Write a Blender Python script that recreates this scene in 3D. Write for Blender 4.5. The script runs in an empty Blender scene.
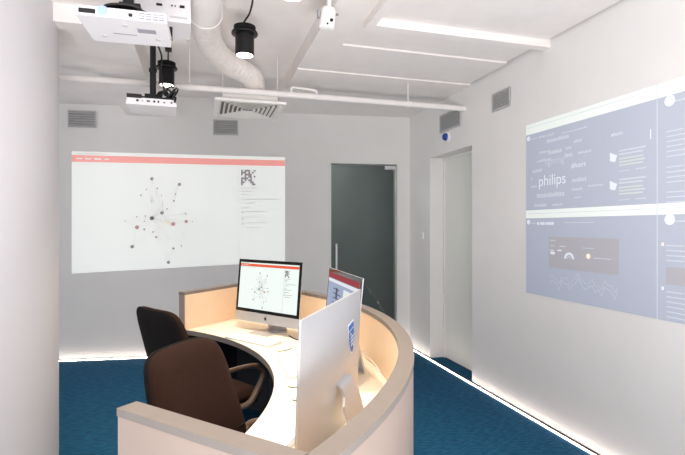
import bpy, bmesh, math, random
from mathutils import Vector, Matrix
random.seed(7)
R = math.radians
scene = bpy.context.scene
COL = scene.collection

# ------------------------------------------------------------------ camera
cam_d = bpy.data.cameras.new('camera')
cam_d.sensor_width = 36.0
cam_d.lens = 36.0 * 480.0 / 685.0
cam_d.clip_start = 0.02
cam_d.clip_end = 60
cam = bpy.data.objects.new('camera', cam_d)
COL.objects.link(cam)
cam.location = (0, 0, 1.5)
cam.rotation_euler = (R(90), 0, R(-16.315))
scene.camera = cam

# ------------------------------------------------------------------ world, exposure
world = bpy.data.worlds.new('even_fill')  # uniform white fill, added through the open rear of the room
scene.world = world
world.use_nodes = True
bg = world.node_tree.nodes['Background']
bg.inputs['Color'].default_value = (1.0, 0.98, 0.985, 1)
bg.inputs['Strength'].default_value = 1.25
scene.view_settings.view_transform = 'Standard'
scene.view_settings.look = 'None'
scene.view_settings.gamma = 1.0
scene.view_settings.exposure = 0.2
scene.view_settings.use_curve_mapping = False
scene.cycles.use_denoising = True
scene.cycles.max_bounces = 8
scene.cycles.diffuse_bounces = 5
scene.cycles.sample_clamp_indirect = 6.0

# two added area lights, unseen behind the camera, brighten the ceiling
for nm, loc, e in (('ceiling_fill', (-0.30, -0.9, 0.30), 105), ('ceiling_fill', (0.45, -0.9, 0.30), 100)):
    al = bpy.data.lights.new(nm, 'AREA'); al.shape = 'DISK'; al.size = 0.9; al.energy = e; al.color = (1.0, 0.965, 0.965)
    alo = bpy.data.objects.new(nm, al); COL.objects.link(alo)
    alo.location = loc; alo.rotation_euler = (R(170), 0, R(-12))

WARM = (1.0, 0.82, 0.62)

# ------------------------------------------------------------------ materials
def lin(c):
    return tuple(((v / 255.0) / 12.92 if v / 255.0 <= 0.04045 else ((v / 255.0 + 0.055) / 1.055) ** 2.4) for v in c)

MATS = {}
def mat(name, rgb, rough=0.6, metal=0.0, spec=0.4, noise=0.0, nscale=40.0, bump=0.0, emit=None, estr=0.0, stretch=None, rot=0.0, aniso=None):
    m = bpy.data.materials.new(name)
    m.use_nodes = True
    nt = m.node_tree
    b = nt.nodes['Principled BSDF']
    col = lin(rgb)
    b.inputs['Base Color'].default_value = (*col, 1)
    b.inputs['Roughness'].default_value = rough
    b.inputs['Metallic'].default_value = metal
    b.inputs['Specular IOR Level'].default_value = spec
    if noise or bump:
        tc = nt.nodes.new('ShaderNodeTexCoord')
        mp = nt.nodes.new('ShaderNodeMapping')
        nt.links.new(tc.outputs['Object'], mp.inputs['Vector'])
        if stretch:
            mp.inputs['Scale'].default_value = stretch
        mp.inputs['Rotation'].default_value = (0, 0, rot)
        nz = nt.nodes.new('ShaderNodeTexNoise')
        nz.inputs['Scale'].default_value = nscale
        nz.inputs['Detail'].default_value = 4
        nt.links.new(mp.outputs['Vector'], nz.inputs['Vector'])
        if noise:
            rp = nt.nodes.new('ShaderNodeValToRGB')
            rp.color_ramp.elements[0].position = 0.3
            rp.color_ramp.elements[1].position = 0.7
            rp.color_ramp.elements[0].color = (*[max(0, v * (1 - noise)) for v in col], 1)
            rp.color_ramp.elements[1].color = (*[min(1, v * (1 + noise)) for v in col], 1)
            nt.links.new(nz.outputs['Fac'], rp.inputs['Fac'])
            nt.links.new(rp.outputs['Color'], b.inputs['Base Color'])
        if bump:
            bp = nt.nodes.new('ShaderNodeBump')
            bp.inputs['Strength'].default_value = bump
            bp.inputs['Distance'].default_value = 0.004
            nt.links.new(nz.outputs['Fac'], bp.inputs['Height'])
            nt.links.new(bp.outputs['Normal'], b.inputs['Normal'])
    if emit:
        b.inputs['Emission Color'].default_value = (*lin(emit), 1)
        b.inputs['Emission Strength'].default_value = estr
    MATS[name] = m
    return m

mat('wall_paint', (231, 230, 228), 0.75, noise=0.015, nscale=3, bump=0.02)
mat('column_paint', (214, 212, 215), 0.6, noise=0.01, nscale=3)
mat('ceiling_paint', (240, 235, 232), 0.8, noise=0.025, nscale=5, bump=0.12)
mat('pipe_paint', (236, 232, 229), 0.5, noise=0.02, nscale=12)
mat('duct_wrap', (236, 229, 224), 0.55, noise=0.05, nscale=30, bump=0.5)
mat('carpet', (30, 80, 112), 0.95, spec=0.1, noise=0.5, nscale=16, bump=0.5, stretch=(1, 7, 1), rot=R(32))
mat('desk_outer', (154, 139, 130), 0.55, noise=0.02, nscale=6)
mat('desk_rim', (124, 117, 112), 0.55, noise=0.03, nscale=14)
mat('desk_inner', (232, 206, 178), 0.5, noise=0.02, nscale=6)
mat('desk_top', (242, 232, 212), 0.45, noise=0.015, nscale=8)
mat('kick_dark', (52, 54, 60), 0.7, noise=0.05)
mat('brown_fabric', (40, 24, 18), 0.92, spec=0.15, noise=0.16, nscale=160, bump=0.35)
mat('black_fabric', (18, 15, 15), 0.9, spec=0.15, noise=0.2, nscale=160, bump=0.3)
mat('black_plastic', (20, 20, 22), 0.45, noise=0.1, nscale=60)
mat('arm_plastic', (92, 74, 62), 0.35, spec=0.5, noise=0.05, nscale=30)
mat('black_metal', (22, 22, 24), 0.4, metal=0.3, noise=0.08, nscale=40)
mat('grey_metal', (150, 152, 154), 0.35, metal=0.8, noise=0.04, nscale=40)
mat('steel', (190, 192, 194), 0.28, metal=0.9, noise=0.03, nscale=60)
mat('aluminium', (200, 201, 204), 0.38, metal=0.55, noise=0.015, nscale=90)
mat('vent_grey', (190, 190, 190), 0.5, noise=0.03, nscale=30)
mat('vent_dark', (158, 158, 158), 0.7, noise=0.03)
mat('diffuser_white', (240, 238, 233), 0.45, noise=0.015, nscale=20)
mat('diffuser_dark', (120, 114, 108), 0.7, noise=0.03)
mat('proj_white', (222, 220, 223), 0.4, noise=0.01, nscale=20)
mat('proj_grey', (150, 150, 158), 0.5, noise=0.03)
mat('white_plastic', (240, 240, 238), 0.35, noise=0.01)
mat('key_white', (245, 245, 245), 0.4, noise=0.01)
mat('cable_white', (235, 225, 215), 0.5, noise=0.01)
mat('cable_grey', (110, 112, 104), 0.5, noise=0.05)
mat('black_glass', (10, 10, 12), 0.12, noise=0.05)
mat('door_paint', (226, 228, 222), 0.45, noise=0.01, nscale=3)
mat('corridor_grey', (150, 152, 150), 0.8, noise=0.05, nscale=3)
mat('blue_dome', (20, 62, 150), 0.15, noise=0.05)
mat('sticker_blue', (34, 92, 170), 0.4, noise=0.03)
mat('sticker_white', (240, 243, 248), 0.4, noise=0.01)
mat('lamp_lens', (255, 250, 235), 0.4, noise=0.001, emit=(255, 246, 228), estr=6)
mat('led_lens', (255, 250, 245), 0.4, noise=0.001, emit=(255, 238, 226), estr=18)
mat('projector_beam_lens', (60, 60, 70), 0.2, noise=0.001, emit=(150, 172, 255), estr=1.7)

def light_mat(name, rgb, strength, base=(231, 230, 228)):
    """picture panel: projected light is put into base tint and emission, displays glow"""
    return mat(name, base, 0.75, noise=0.003, nscale=3, emit=rgb, estr=strength)

# tinted glass of the door: reflects and lets the corridor through
g = bpy.data.materials.new('door_glass'); g.use_nodes = True
nt = g.node_tree; nt.nodes.clear()
out = nt.nodes.new('ShaderNodeOutputMaterial'); mx = nt.nodes.new('ShaderNodeMixShader')
tr = nt.nodes.new('ShaderNodeBsdfTransparent'); gl = nt.nodes.new('ShaderNodeBsdfGlossy'); fr = nt.nodes.new('ShaderNodeFresnel')
tr.inputs['Color'].default_value = (0.74, 0.79, 0.785, 1); gl.inputs['Roughness'].default_value = 0.04
fr.inputs['IOR'].default_value = 1.22
nt.links.new(fr.outputs[0], mx.inputs[0]); nt.links.new(tr.outputs[0], mx.inputs[1]); nt.links.new(gl.outputs[0], mx.inputs[2])
nt.links.new(mx.outputs[0], out.inputs['Surface'])
MATS['door_glass'] = g

# ------------------------------------------------------------------ mesh helpers
class MB:
    def __init__(self):
        self.bm = bmesh.new()
    def box(self, x0, x1, y0, y1, z0, z1, M=None):
        v = [self.bm.verts.new(p) for p in ((x0, y0, z0), (x1, y0, z0), (x1, y1, z0), (x0, y1, z0), (x0, y0, z1), (x1, y0, z1), (x1, y1, z1), (x0, y1, z1))]
        if M is not None:
            for q in v: q.co = M @ q.co
        for f in ((0, 3, 2, 1), (4, 5, 6, 7), (0, 1, 5, 4), (1, 2, 6, 5), (2, 3, 7, 6), (3, 0, 4, 7)):
            self.bm.faces.new([v[i] for i in f])
        return self
    def prism(self, poly, z0, z1, M=None):
        """poly: list of (x, y) counter-clockwise, extruded along z"""
        a = [self.bm.verts.new((x, y, z0)) for x, y in poly]
        b = [self.bm.verts.new((x, y, z1)) for x, y in poly]
        if M is not None:
            for q in a + b: q.co = M @ q.co
        n = len(poly)
        self.bm.faces.new(list(reversed(a))); self.bm.faces.new(b)
        for i in range(n):
            self.bm.faces.new((a[i], a[(i + 1) % n], b[(i + 1) % n], b[i]))
        return self
    def arc(self, c, r0, r1, a0, a1, z0, z1, n=48):
        """solid ring sector"""
        rows = []
        for i in range(n + 1):
            t = R(a0 + (a1 - a0) * i / n)
            rows.append([self.bm.verts.new((c[0] + r * math.cos(t), c[1] + r * math.sin(t), z)) for r, z in ((r0, z0), (r1, z0), (r1, z1), (r0, z1))])
        for i in range(n):
            p, q = rows[i], rows[i + 1]
            for k in range(4):
                self.bm.faces.new((p[k], p[(k + 1) % 4], q[(k + 1) % 4], q[k]))
        self.bm.faces.new(rows[0][::-1]); self.bm.faces.new(rows[-1])
        return self
    def lathe(self, prof, M=None, n=24):
        """prof: list of (r, z); closed with caps when r > 0 at the ends"""
        rings = []
        for r, z in prof:
            ring = []
            for i in range(n):
                t = 2 * math.pi * i / n
                p = Vector((r * math.cos(t), r * math.sin(t), z))
                ring.append(self.bm.verts.new(M @ p if M is not None else p))
            rings.append(ring)
        for a, b in zip(rings, rings[1:]):
            for i in range(n):
                self.bm.faces.new((a[i], a[(i + 1) % n], b[(i + 1) % n], b[i]))
        self.bm.faces.new(rings[0][::-1]); self.bm.faces.new(rings[-1])
        return self
    def tube(self, pts, r, n=8, flat=1.0):
        pts = [Vector(p) for p in pts]
        rings = []
        up = Vector((0, 0, 1))
        prev = None
        for i, p in enumerate(pts):
            d = (pts[min(i + 1, len(pts) - 1)] - pts[max(i - 1, 0)]).normalized()
            if prev is None:
                s = d.cross(up)
                if s.length < 1e-3: s = d.cross(Vector((0, 1, 0)))
            else:
                s = prev - d * prev.dot(d)
                if s.length < 1e-4: s = d.cross(up)
            s.normalize(); prev = s
            t = s.cross(d).normalized()
            rr = r(i / max(1, len(pts) - 1)) if callable(r) else r
            rings.append([self.bm.verts.new(p + s * (rr * math.cos(2 * math.pi * k / n)) + t * (rr * flat * math.sin(2 * math.pi * k / n))) for k in range(n)])
        for a, b in zip(rings, rings[1:]):
            for i in range(n):
                self.bm.faces.new((a[i], a[(i + 1) % n], b[(i + 1) % n], b[i]))
        self.bm.faces.new(rings[0][::-1]); self.bm.faces.new(rings[-1])
        return self
    def bevel(self, w, seg=2, angle=30):
        es = [e for e in self.bm.edges if len(e.link_faces) == 2 and e.calc_face_angle(0) > R(angle)]
        bmesh.ops.bevel(self.bm, geom=es, offset=w, segments=seg, affect='EDGES', profile=0.5, clamp_overlap=True)
        return self
    def build(self, name, material, parent=None, smooth=False, loc=None, rotz=None):
        bmesh.ops.recalc_face_normals(self.bm, faces=self.bm.faces)
        me = bpy.data.meshes.new(name)
        self.bm.to_mesh(me); self.bm.free()
        if smooth:
            for p in me.polygons: p.use_smooth = True
            try: me.set_sharp_from_angle(angle=R(42))
            except Exception: pass
        me.materials.append(MATS[material])
        o = bpy.data.objects.new(name, me)
        COL.objects.link(o)
        if parent is not None: o.parent = parent
        if loc is not None: o.location = loc
        if rotz is not None: o.rotation_euler = (0, 0, rotz)
        return o

def tag(o, label, cat, group=None):
    o['label'] = label; o['category'] = cat
    if group: o['group'] = group
    return o
def structure(o, label, cat):
    o['kind'] = 'structure'
    return tag(o, label, cat)
def thing(name, label, cat, loc=(0, 0, 0), rotz=0.0, group=None):
    o = bpy.data.objects.new(name, None)
    o.empty_display_size = 0.1
    COL.objects.link(o)
    o.location = loc; o.rotation_euler = (0, 0, rotz)
    return tag(o, label, cat, group)
def copy_tree(o, parent=None):
    c = o.copy(); COL.objects.link(c); c.parent = parent
    for ch in list(o.children): copy_tree(ch, c)
    return c
def rrect(w, h, r, n=5, cx=0.0, cy=0.0):
    out = []
    for sx, sy, a0 in ((1, 1, 0), (-1, 1, 90), (-1, -1, 180), (1, -1, 270)):
        for i in range(n + 1):
            t = R(a0 + 90 * i / n)
            out.append((cx + sx * (w / 2 - r) + r * math.cos(t), cy + sy * (h / 2 - r) + r * math.sin(t)))
    return out
def spline(pts, n=8):
    P = [Vector(p) for p in pts]; P = [P[0] * 2 - P[1]] + P + [P[-1] * 2 - P[-2]]
    out = []
    for i in range(1, len(P) - 2):
        for k in range(n):
            t = k / n
            a, b, c, d = P[i - 1], P[i], P[i + 1], P[i + 2]
            out.append(0.5 * ((2 * b) + (c - a) * t + (2 * a - 5 * b + 4 * c - d) * t * t + (3 * b - a - 3 * c + d) * t ** 3))
    out.append(P[-2])
    return out
XZ = Matrix(((1, 0, 0, 0), (0, 0, -1, 0), (0, 1, 0, 0), (0, 0, 0, 1)))   # polygon (x,y) drawn in the x-z plane, extruded towards -y

# ------------------------------------------------------------------ the shell
XR = 2.516                      # right wall
CX, CY = 2.516, 5.568           # far right corner
AB = R(7.4)                     # the far wall runs a little askew
BACK = Matrix.Translation((CX, CY, 0)) @ Matrix.Rotation(-AB, 4, 'Z')   # local -x runs left along the far wall, -y into the room
def back_pt(u, off, z): return BACK @ Vector((-u, -off, z))

fl = MB().box(-4.5, 2.9, -3.2, 6.6, -0.12, 0).build('floor', 'carpet')
structure(fl, 'blue loop pile carpet with diagonal ribbing', 'floor')

w = MB()
DU0, DU1, DZ = 0.169, 1.004, 2.29
def bbox(m, u0, u1, z0, z1, o0=-0.16, o1=0.0): m.box(-u1, -u0, -o1, -o0, z0, z1, BACK)
bbox(w, DU1, 6.6, -0.05, 3.2); bbox(w, DU0, DU1, DZ, 3.2); bbox(w, -0.35, DU0, -0.05, 3.2)
structure(w.build('wall_back', 'wall_paint'), 'white far wall carrying the bright projected page', 'wall')

w = MB()
N0, N1, NZ = 4.12, 5.014, 2.30
w.box(XR, XR + 0.3, -3.2, N0, -0.05, 3.2); w.box(XR, XR + 0.3, N1, 5.75, -0.05, 3.2); w.box(XR, XR + 0.3, N0, N1, NZ, 3.2)
structure(w.build('wall_right', 'wall_paint'), 'long white right wall with a recessed doorway', 'wall')

w = MB().lathe([(0.8, 0), (0.8, 2.9)], Matrix.Translation((-1.687, 3.393, 0)), n=96)
structure(w.build('wall_left', 'column_paint', smooth=True), 'broad rounded white wall at the left edge', 'wall')

# ceiling: upper slab, lower painted levels and ribs
MB().box(-4.5, 2.9, -3.2, 6.6, 3.03, 3.25).build('ceiling', 'ceiling_paint')
structure(bpy.data.objects['ceiling'], 'uppermost painted slab between the ceiling beams', 'ceiling')
def level(name, label, *boxes, bev=0.012):
    m = MB()
    for b in boxes: m.box(*b)
    if bev: m.bevel(bev, 2)
    return structure(m.build(name, 'ceiling_paint', smooth=True), label, 'ceiling')
level('ceiling_panel', 'recessed white ceiling field nearest the right wall', (1.02, XR - 0.022, -3.2, 3.54, 2.91, 3.2), bev=0)
level('ceiling_panel', 'white ceiling step running around the recessed field', (0.8, 1.03, -3.2, 3.53, 2.896, 3.2), (0.8, XR - 0.022, 3.53, 4.14, 2.896, 3.2), bev=0.01)
level('ceiling_panel', 'lowest white ceiling level over the glass door', (0.8, XR + 0.1, 4.14, 5.8, 2.884, 3.2))
level('ceiling_panel', 'plain ceiling field over the rounded white wall', (-4.5, -0.84, -3.2, 6.5, 2.9, 3.2), (-0.84, -0.46, -3.2, 3.4, 2.9, 3.2), bev=0.008)
level('trim_1', 'raised white rib framing the recessed ceiling field', (1.06, XR, 3.03, 3.10, 2.855, 2.93), (1.06, 1.12, -3.2, 3.03, 2.855, 2.93), bev=0.014)
level('trim_2', 'deep ceiling beam running above the far projector', (-0.84, -0.46, 3.4, 6.3, 2.79, 3.2), bev=0.01)
level('trim_3', 'short crossbeam beside the rounded white wall', (-1.3, -0.70, 3.37, 3.50, 2.785, 2.93), bev=0.012)
level('trim_4', 'boxed bulkhead beside the round duct', (-0.36, -0.10, 3.25, 3.75, 2.86, 3.2), bev=0.008)

# corridor behind the glass door
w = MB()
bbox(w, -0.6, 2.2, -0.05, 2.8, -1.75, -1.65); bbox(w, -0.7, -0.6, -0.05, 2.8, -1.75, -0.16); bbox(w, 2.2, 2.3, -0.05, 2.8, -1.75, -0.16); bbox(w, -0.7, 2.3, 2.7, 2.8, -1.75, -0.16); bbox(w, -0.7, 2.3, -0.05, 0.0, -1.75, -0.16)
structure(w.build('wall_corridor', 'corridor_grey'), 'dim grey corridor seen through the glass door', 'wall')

# unseen point light added to brighten the corridor behind the glass
cl = bpy.data.lights.new('corridor_fill', 'POINT'); cl.energy = 22; cl.shadow_soft_size = 0.1
clo = bpy.data.objects.new('corridor_fill', cl); COL.objects.link(clo); clo.location = back_pt(1.4, -0.9, 2.6)
# glass door
d1 = thing('door_1', 'dark tinted glass door in the far wall', 'door', (CX, CY, 0), -AB); d1['kind'] = 'structure'
MB().box(-DU1 + 0.012, -DU0 - 0.012, 0.05, 0.062, 0.012, DZ - 0.012).build('pane', 'door_glass', d1)
m = MB(); m.box(-DU1 - 0.028, -DU1, -0.012, 0.0, 0, DZ + 0.028); m.box(-DU0, -DU0 + 0.028, -0.012, 0.0, 0, DZ + 0.028); m.box(-DU1, -DU0, -0.012, 0.0, DZ, DZ + 0.028)
m.build('door_frame', 'door_paint', d1)
for z in (DZ - 0.06, 0.012):
    MB().box(-0.315, -DU0 - 0.004, 0.035, 0.077, z, z + 0.046).bevel(0.004).build('patch_fitting', 'steel', d1)
hd = MB().tube([(-0.935, -0.005, 0.82), (-0.935, -0.005, 1.30)], 0.016, 12).build('handle', 'steel', d1, True)
for z in (0.92, 1.20):
    MB().tube([(-0.935, -0.005, z), (-0.935, 0.05, z)], 0.009, 8).build('standoff', 'steel', hd, True)

# white door in the recess of the right wall
d2 = thing('door_2', 'plain white door set back in the right wall', 'door', (XR, N0, 0), 0); d2['kind'] = 'structure'
MB().box(0.18, 0.23, 0, N1 - N0, 0.006, NZ).build('door_leaf', 'door_paint', d2)
m = MB(); m.box(0.165, 0.18, 0.0, 0.03, 0, NZ); m.box(0.165, 0.18, N1 - N0 - 0.03, N1 - N0, 0, NZ); m.box(0.165, 0.18, 0.03, N1 - N0 - 0.03, NZ - 0.03, NZ)
m.build('door_frame', 'wall_paint', d2)

# LED light lines at the foot of the walls
def led(name, label, M, length):
    t = thing(name, label, 'light', group='light lines along the wall feet')
    t.matrix_world = M
    MB().box(0, length, -0.036, -0.002, 0.0005, 0.006).build('channel', 'kick_dark', t)
    MB().box(0, length, -0.044, -0.036, 0.0005, 0.008).build('light_strip', 'led_lens', t)
led('light_line', 'bright white light line on the carpet along the right wall', Matrix.Translation((XR, 5.56, 0)) @ Matrix.Rotation(R(-90), 4, 'Z'), 8.4)
led('light_line', 'bright white light line on the carpet along the far wall', BACK @ Matrix.Translation((-6.2, 0, 0)), 6.15)

# ------------------------------------------------------------------ flat picture content
class Flat:
    """rectangles, discs and strokes in a local x-z plane facing -y"""
    def __init__(self, y=-0.001): self.m = MB(); self.y = y
    def poly(self, pts):
        self.m.prism(pts, -self.y, -self.y + 0.0008, XZ); return self
    def rect(self, x0, z0, x1, z1): return self.poly([(x0, z0), (x1, z0), (x1, z1), (x0, z1)])
    def disc(self, x, z, r, n=14): return self.poly([(x + r * math.cos(2 * math.pi * i / n), z + r * math.sin(2 * math.pi * i / n)) for i in range(n)])
    def ring(self, x, z, r0, r1, a0=0, a1=360, n=20):
        P = [(x + r1 * math.cos(R(a0 + (a1 - a0) * i / n)), z + r1 * math.sin(R(a0 + (a1 - a0) * i / n))) for i in range(n + 1)]
        Q = [(x + r0 * math.cos(R(a0 + (a1 - a0) * i / n)), z + r0 * math.sin(R(a0 + (a1 - a0) * i / n))) for i in range(n + 1)]
        for i in range(n): self.poly([Q[i], P[i], P[i + 1], Q[i + 1]])
        return self
    def line(self, x0, z0, x1, z1, w):
        d = Vector((x1 - x0, z1 - z0)); n = Vector((-d.y, d.x)).normalized() * (w / 2)
        return self.poly([(x0 - n.x, z0 - n.y), (x1 - n.x, z1 - n.y), (x1 + n.x, z1 + n.y), (x0 + n.x, z0 + n.y)])
    def build(self, name, material, parent): return self.m.build(name, material, parent)
def words(name, text, material, parent, x, z, width=None, height=None, y=-0.002):
    """lettering lying in the local x-z plane"""
    cu = bpy.data.curves.new(name, 'FONT'); cu.body = text; cu.size = 1.0
    tmp = bpy.data.objects.new(name, cu); COL.objects.link(tmp)
    bpy.context.view_layer.update()
    me = bpy.data.meshes.new_from_object(tmp.evaluated_get(bpy.context.evaluated_depsgraph_get()))
    bpy.data.objects.remove(tmp); bpy.data.curves.remove(cu)
    xs = [v.co.x for v in me.vertices]; ys = [v.co.y for v in me.vertices]
    s = width / (max(xs) - min(xs)) if width else height / (max(ys) - min(ys))
    x0 = min(xs)
    for v in me.vertices: v.co = Vector((x + (v.co.x - x0) * s, y, z + v.co.y * s))
    me.materials.clear(); me.materials.append(MATS[material])
    o = bpy.data.objects.new(name, me); COL.objects.link(o); o.parent = parent
    return o

NODES = [(0.360, .782, .0085, 'd'), (0.488, .735, .0085, 'd'), (0.360, .590, .010, 'g'), (0.360, .440, .0100, 'k'), (0.407, .485, .0090, 'd'), (0.292, .365, .0100, 'r'),
         (0.459, .385, .0105, 'r'), (0.432, .405, .010, 'y'), (0.520, .405, .0085, 'r'), (0.270, .200, .0090, 'd'), (0.437, .050, .0085, 'd'), (0.237, .420, .006, 'g'), (0.380, .275, .006, 'r'),
         (0.310, .640, .004, 'd'), (0.385, .700, .004, 'd'), (0.335, .690, .004, 'r'), (0.410, .580, .005, 'g'), (0.462, .590, .005, 'd'), (0.470, .650, .004, 'd'), (0.440, .655, .004, 'g'),
         (0.330, .460, .004, 'd'), (0.325, .415, .004, 'r'), (0.400, .425, .004, 'g'), (0.325, .345, .005, 'd'), (0.365, .320, .004, 'r'), (0.437, .270, .005, 'g'), (0.460, .170, .006, 'd'), (0.497, .190, .004, 'd'),
         (0.503, .475, .005, 'g'), (0.517, .475, .004, 'd'), (0.290, .455, .004, 'r'), (0.430, .520, .004, 'r'), (0.405, .640, .003, 'd'), (0.550, .405, .003, 'd')]
def node_page(p, w, h, pre):
    """the page with a node diagram; x in 0..w, z in 0..h"""
    mt = lambda k: pre + k
    MB().box(0, w, -0.001, 0.0, 0, h).build('page', mt('page'), p)
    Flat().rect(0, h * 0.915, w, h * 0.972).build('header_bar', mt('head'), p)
    Flat().rect(w * .018, h * .980, w * .15, h * .990).build('title_text', mt('pale'), p)
    for x0, x1 in ((.02, .045), (.06, .085), (.10, .13), (.145, .165)): Flat(-0.0015).rect(w * x0, h * .938, w * x1, h * .948).build('menu_word', mt('page'), p)
    Flat().rect(0, h * .893, w * .29, h * .897).build('rule', mt('pale'), p)
    cx, cz = 0.365, 0.44
    ln = Flat()
    for i, (x, z, r, k) in enumerate(NODES):
        tx, tz = (cx, cz) if i % 3 else (0.43, 0.40)
        if abs(x - tx) + abs(z - tz) > 0.02: ln.line(w * x, h * z, w * tx, h * tz, w * 0.0011)
    for a, b in ((0, 2), (1, 17), (2, 3), (9, 5), (10, 26), (8, 6), (4, 16), (11, 5), (27, 8)):
        ln.line(w * NODES[a][0], h * NODES[a][1], w * NODES[b][0], h * NODES[b][1], w * 0.0012)
    ln.build('link_lines', mt('link'), p)
    for k, nm in (('d', 'grey'), ('g', 'pale'), ('k', 'dark'), ('r', 'red'), ('y', 'gold')):
        f = Flat(-0.002)
        for x, z, r, kk in NODES:
            if kk == k: f.disc(w * x, h * z, w * r)
        o = f.build('node_dots', mt(nm), p); o['kind'] = 'stuff'
    MB().box(w * .768, w * .770, -0.0016, -0.001, 0, h * .905).build('sidebar_rule', mt('pale'), p)
    a = Flat()
    x0, z0, s = w * .782, h * .73, w * .0105
    for r_, row in enumerate(('x.xxx..x', 'xxx.x.x.', 'x.xxxx..', '..x.xx.x', 'xxxx.x..', 'x.x.xx..', 'xx...xx.', 'x.....xx')):
        for c_, ch in enumerate(row):
            if ch == 'x': a.rect(x0 + c_ * s * .85, z0 + (7 - r_) * s * 1.0, x0 + (c_ + 1) * s * .85, z0 + (8 - r_) * s * 1.0)
    a.build('portrait', mt('grey'), p)['kind'] = 'stuff'
    t = Flat()
    for x0, x1, z in ((.78, .87, .70), (.78, .84, .67), (.78, .82, .64), (.79, .97, .595), (.79, .85, .56), (.78, .82, .515), (.80, .90, .48), (.80, .86, .43), (.80, .92, .375), (.80, .88, .33)):
        t.rect(w * x0, h * z, w * x1, h * (z + .009))
    for z in (.48, .42, .37): t.disc(w * .79, h * z, w * .008)
    t.build('sidebar_text', mt('pale'), p)['kind'] = 'stuff'

# colours of the projected page (projector light put into base tint and glow) and of the displays
for pre, k, base in (('wall_', 0.47, (231, 230, 228)), ('disp_', 1.15, (12, 12, 12))):
    b = base
    light_mat(pre + 'page', (238, 247, 242), k * .78, b)
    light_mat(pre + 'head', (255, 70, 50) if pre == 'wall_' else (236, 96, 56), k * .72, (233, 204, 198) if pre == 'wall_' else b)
    light_mat(pre + 'pale', (180, 188, 182), k * .6, b)
    light_mat(pre + 'link', (170, 166, 168) if pre == 'wall_' else (196, 194, 196), k * (.45 if pre == 'wall_' else .7), b if pre == 'disp_' else (214, 212, 212))
    light_mat(pre + 'grey', (120, 112, 118), k * .6, (168, 162, 166) if pre == 'wall_' else b)
    light_mat(pre + 'dark', (60, 56, 62), k * .5, (128, 122, 126) if pre == 'wall_' else b)
    light_mat(pre + 'red', (190, 128, 124), k * .6, (190, 160, 158) if pre == 'wall_' else b)
    light_mat(pre + 'gold', (232, 204, 120), k * .7, b)

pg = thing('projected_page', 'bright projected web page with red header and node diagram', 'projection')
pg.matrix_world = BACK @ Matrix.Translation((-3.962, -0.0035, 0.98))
# the page narrows towards the door (keystone), as if thrown by the far projector
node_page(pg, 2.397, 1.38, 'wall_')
def keystone(o, w, h):
    for c in o.children:
        for v in c.data.vertices:
            t = v.co.x / w
            lo = 0.110 * t; hi = 1.381 - 0.014 * t
            v.co.z = lo + (hi - lo) * v.co.z / h
keystone(pg, 2.397, 1.38)

# dashboard panel on the right wall, projector light put into tint and glow
light_mat('dash_bg', (84, 140, 220), 0.085, (190, 195, 204))
light_mat('dash_bar', (210, 244, 232), 0.24)
light_mat('dash_box', (140, 130, 150), 0.045, (186, 186, 193))
light_mat('dash_text', (170, 208, 246), 0.11, (208, 211, 216))
light_mat('dash_bright', (215, 236, 252), 0.26, (216, 218, 222))
light_mat('dash_green', (190, 214, 176), 0.12, (208, 211, 214))
light_mat('dash_gold', (232, 206, 140), 0.40)
light_mat('dash_cyan', (170, 222, 226), 0.08, (204, 208, 212))
light_mat('dash_red', (216, 150, 136), 0.30)
Y0 = 3.304      # left edge; local x grows towards the camera
ds = thing('projected_dashboard', 'bluish projected dashboards with word cloud on the right wall', 'projection', (XR - 0.0025, Y0, 0.975), R(-90))
W, Hh = 2.36, 1.348
MB().box(0, W, -0.001, 0, 0, Hh).build('page', 'dash_bg', ds)
for z0, z1 in ((1.266, 1.348), (0.598, 0.662)):
    for x0, x1 in ((0, 1.160), (1.166, W)):
        MB().box(x0, x1, -0.002, -0.001, z0, z1).build('title_bar', 'dash_bar', ds)
        Flat(-0.002).rect(x0 + .02, z1 - .030, x1 - .02, z1 - .027).build('bar_line', 'dash_text', ds)
MB().box(1.160, 1.166, -0.002, -0.001, 0, Hh).build('divider', 'dash_text', ds)
for x, z in ((.03, 1.235), (1.24, 1.235), (.03, .568), (1.24, .57)):
    Flat().disc(x, z, .020 if x < 1 else .032).build('logo_bubble', 'dash_bright', ds)
    Flat().rect(x + .03, z - .014, x + .10, z - .006).build('logo_text', 'dash_text', ds)
words('heading_text', 'WORD CLOUD', 'dash_bright', ds, .15, 1.215, width=.17)
words('cloud_word', 'philips', 'dash_bright', ds, .155, .845, width=.285)
words('cloud_word', 'lighting', 'dash_text', ds, .225, 1.00, width=.20)
words('cloud_word', '#hoirt', 'dash_bright', ds, .495, .945, width=.135)
t = Flat()
random.seed(3)
for x, z, ww, hh in ((.24, 1.165, .24, .028), (.16, 1.095, .12, .018), (.26, 1.075, .14, .024), (.44, 1.085, .05, .018), (.52, 1.12, .07, .02), (.13, 1.03, .16, .022), (.43, 1.03, .08, .026), (.56, 1.035, .12, .018),
                     (.08, .955, .12, .026), (.06, .90, .02, .03), (.06, .84, .08, .016), (.13, .755, .30, .036), (.50, .845, .14, .026), (.50, .785, .11, .02), (.10, .685, .14, .024), (.30, .685, .12, .018), (.52, .73, .07, .014), (.65, .80, .14, .014), (.40, 1.205, .24, .010), (.20, .64, .06, .012)):
    x1 = x
    while x1 < x + ww - .01:      # groups of letters too small to read
        l = random.uniform(.010, .022)
        t.rect(x1, z, x1 + l * .72, z + hh * random.uniform(.7, 1.05)); x1 += l
t.build('small_words', 'dash_text', ds)['kind'] = 'stuff'
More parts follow.
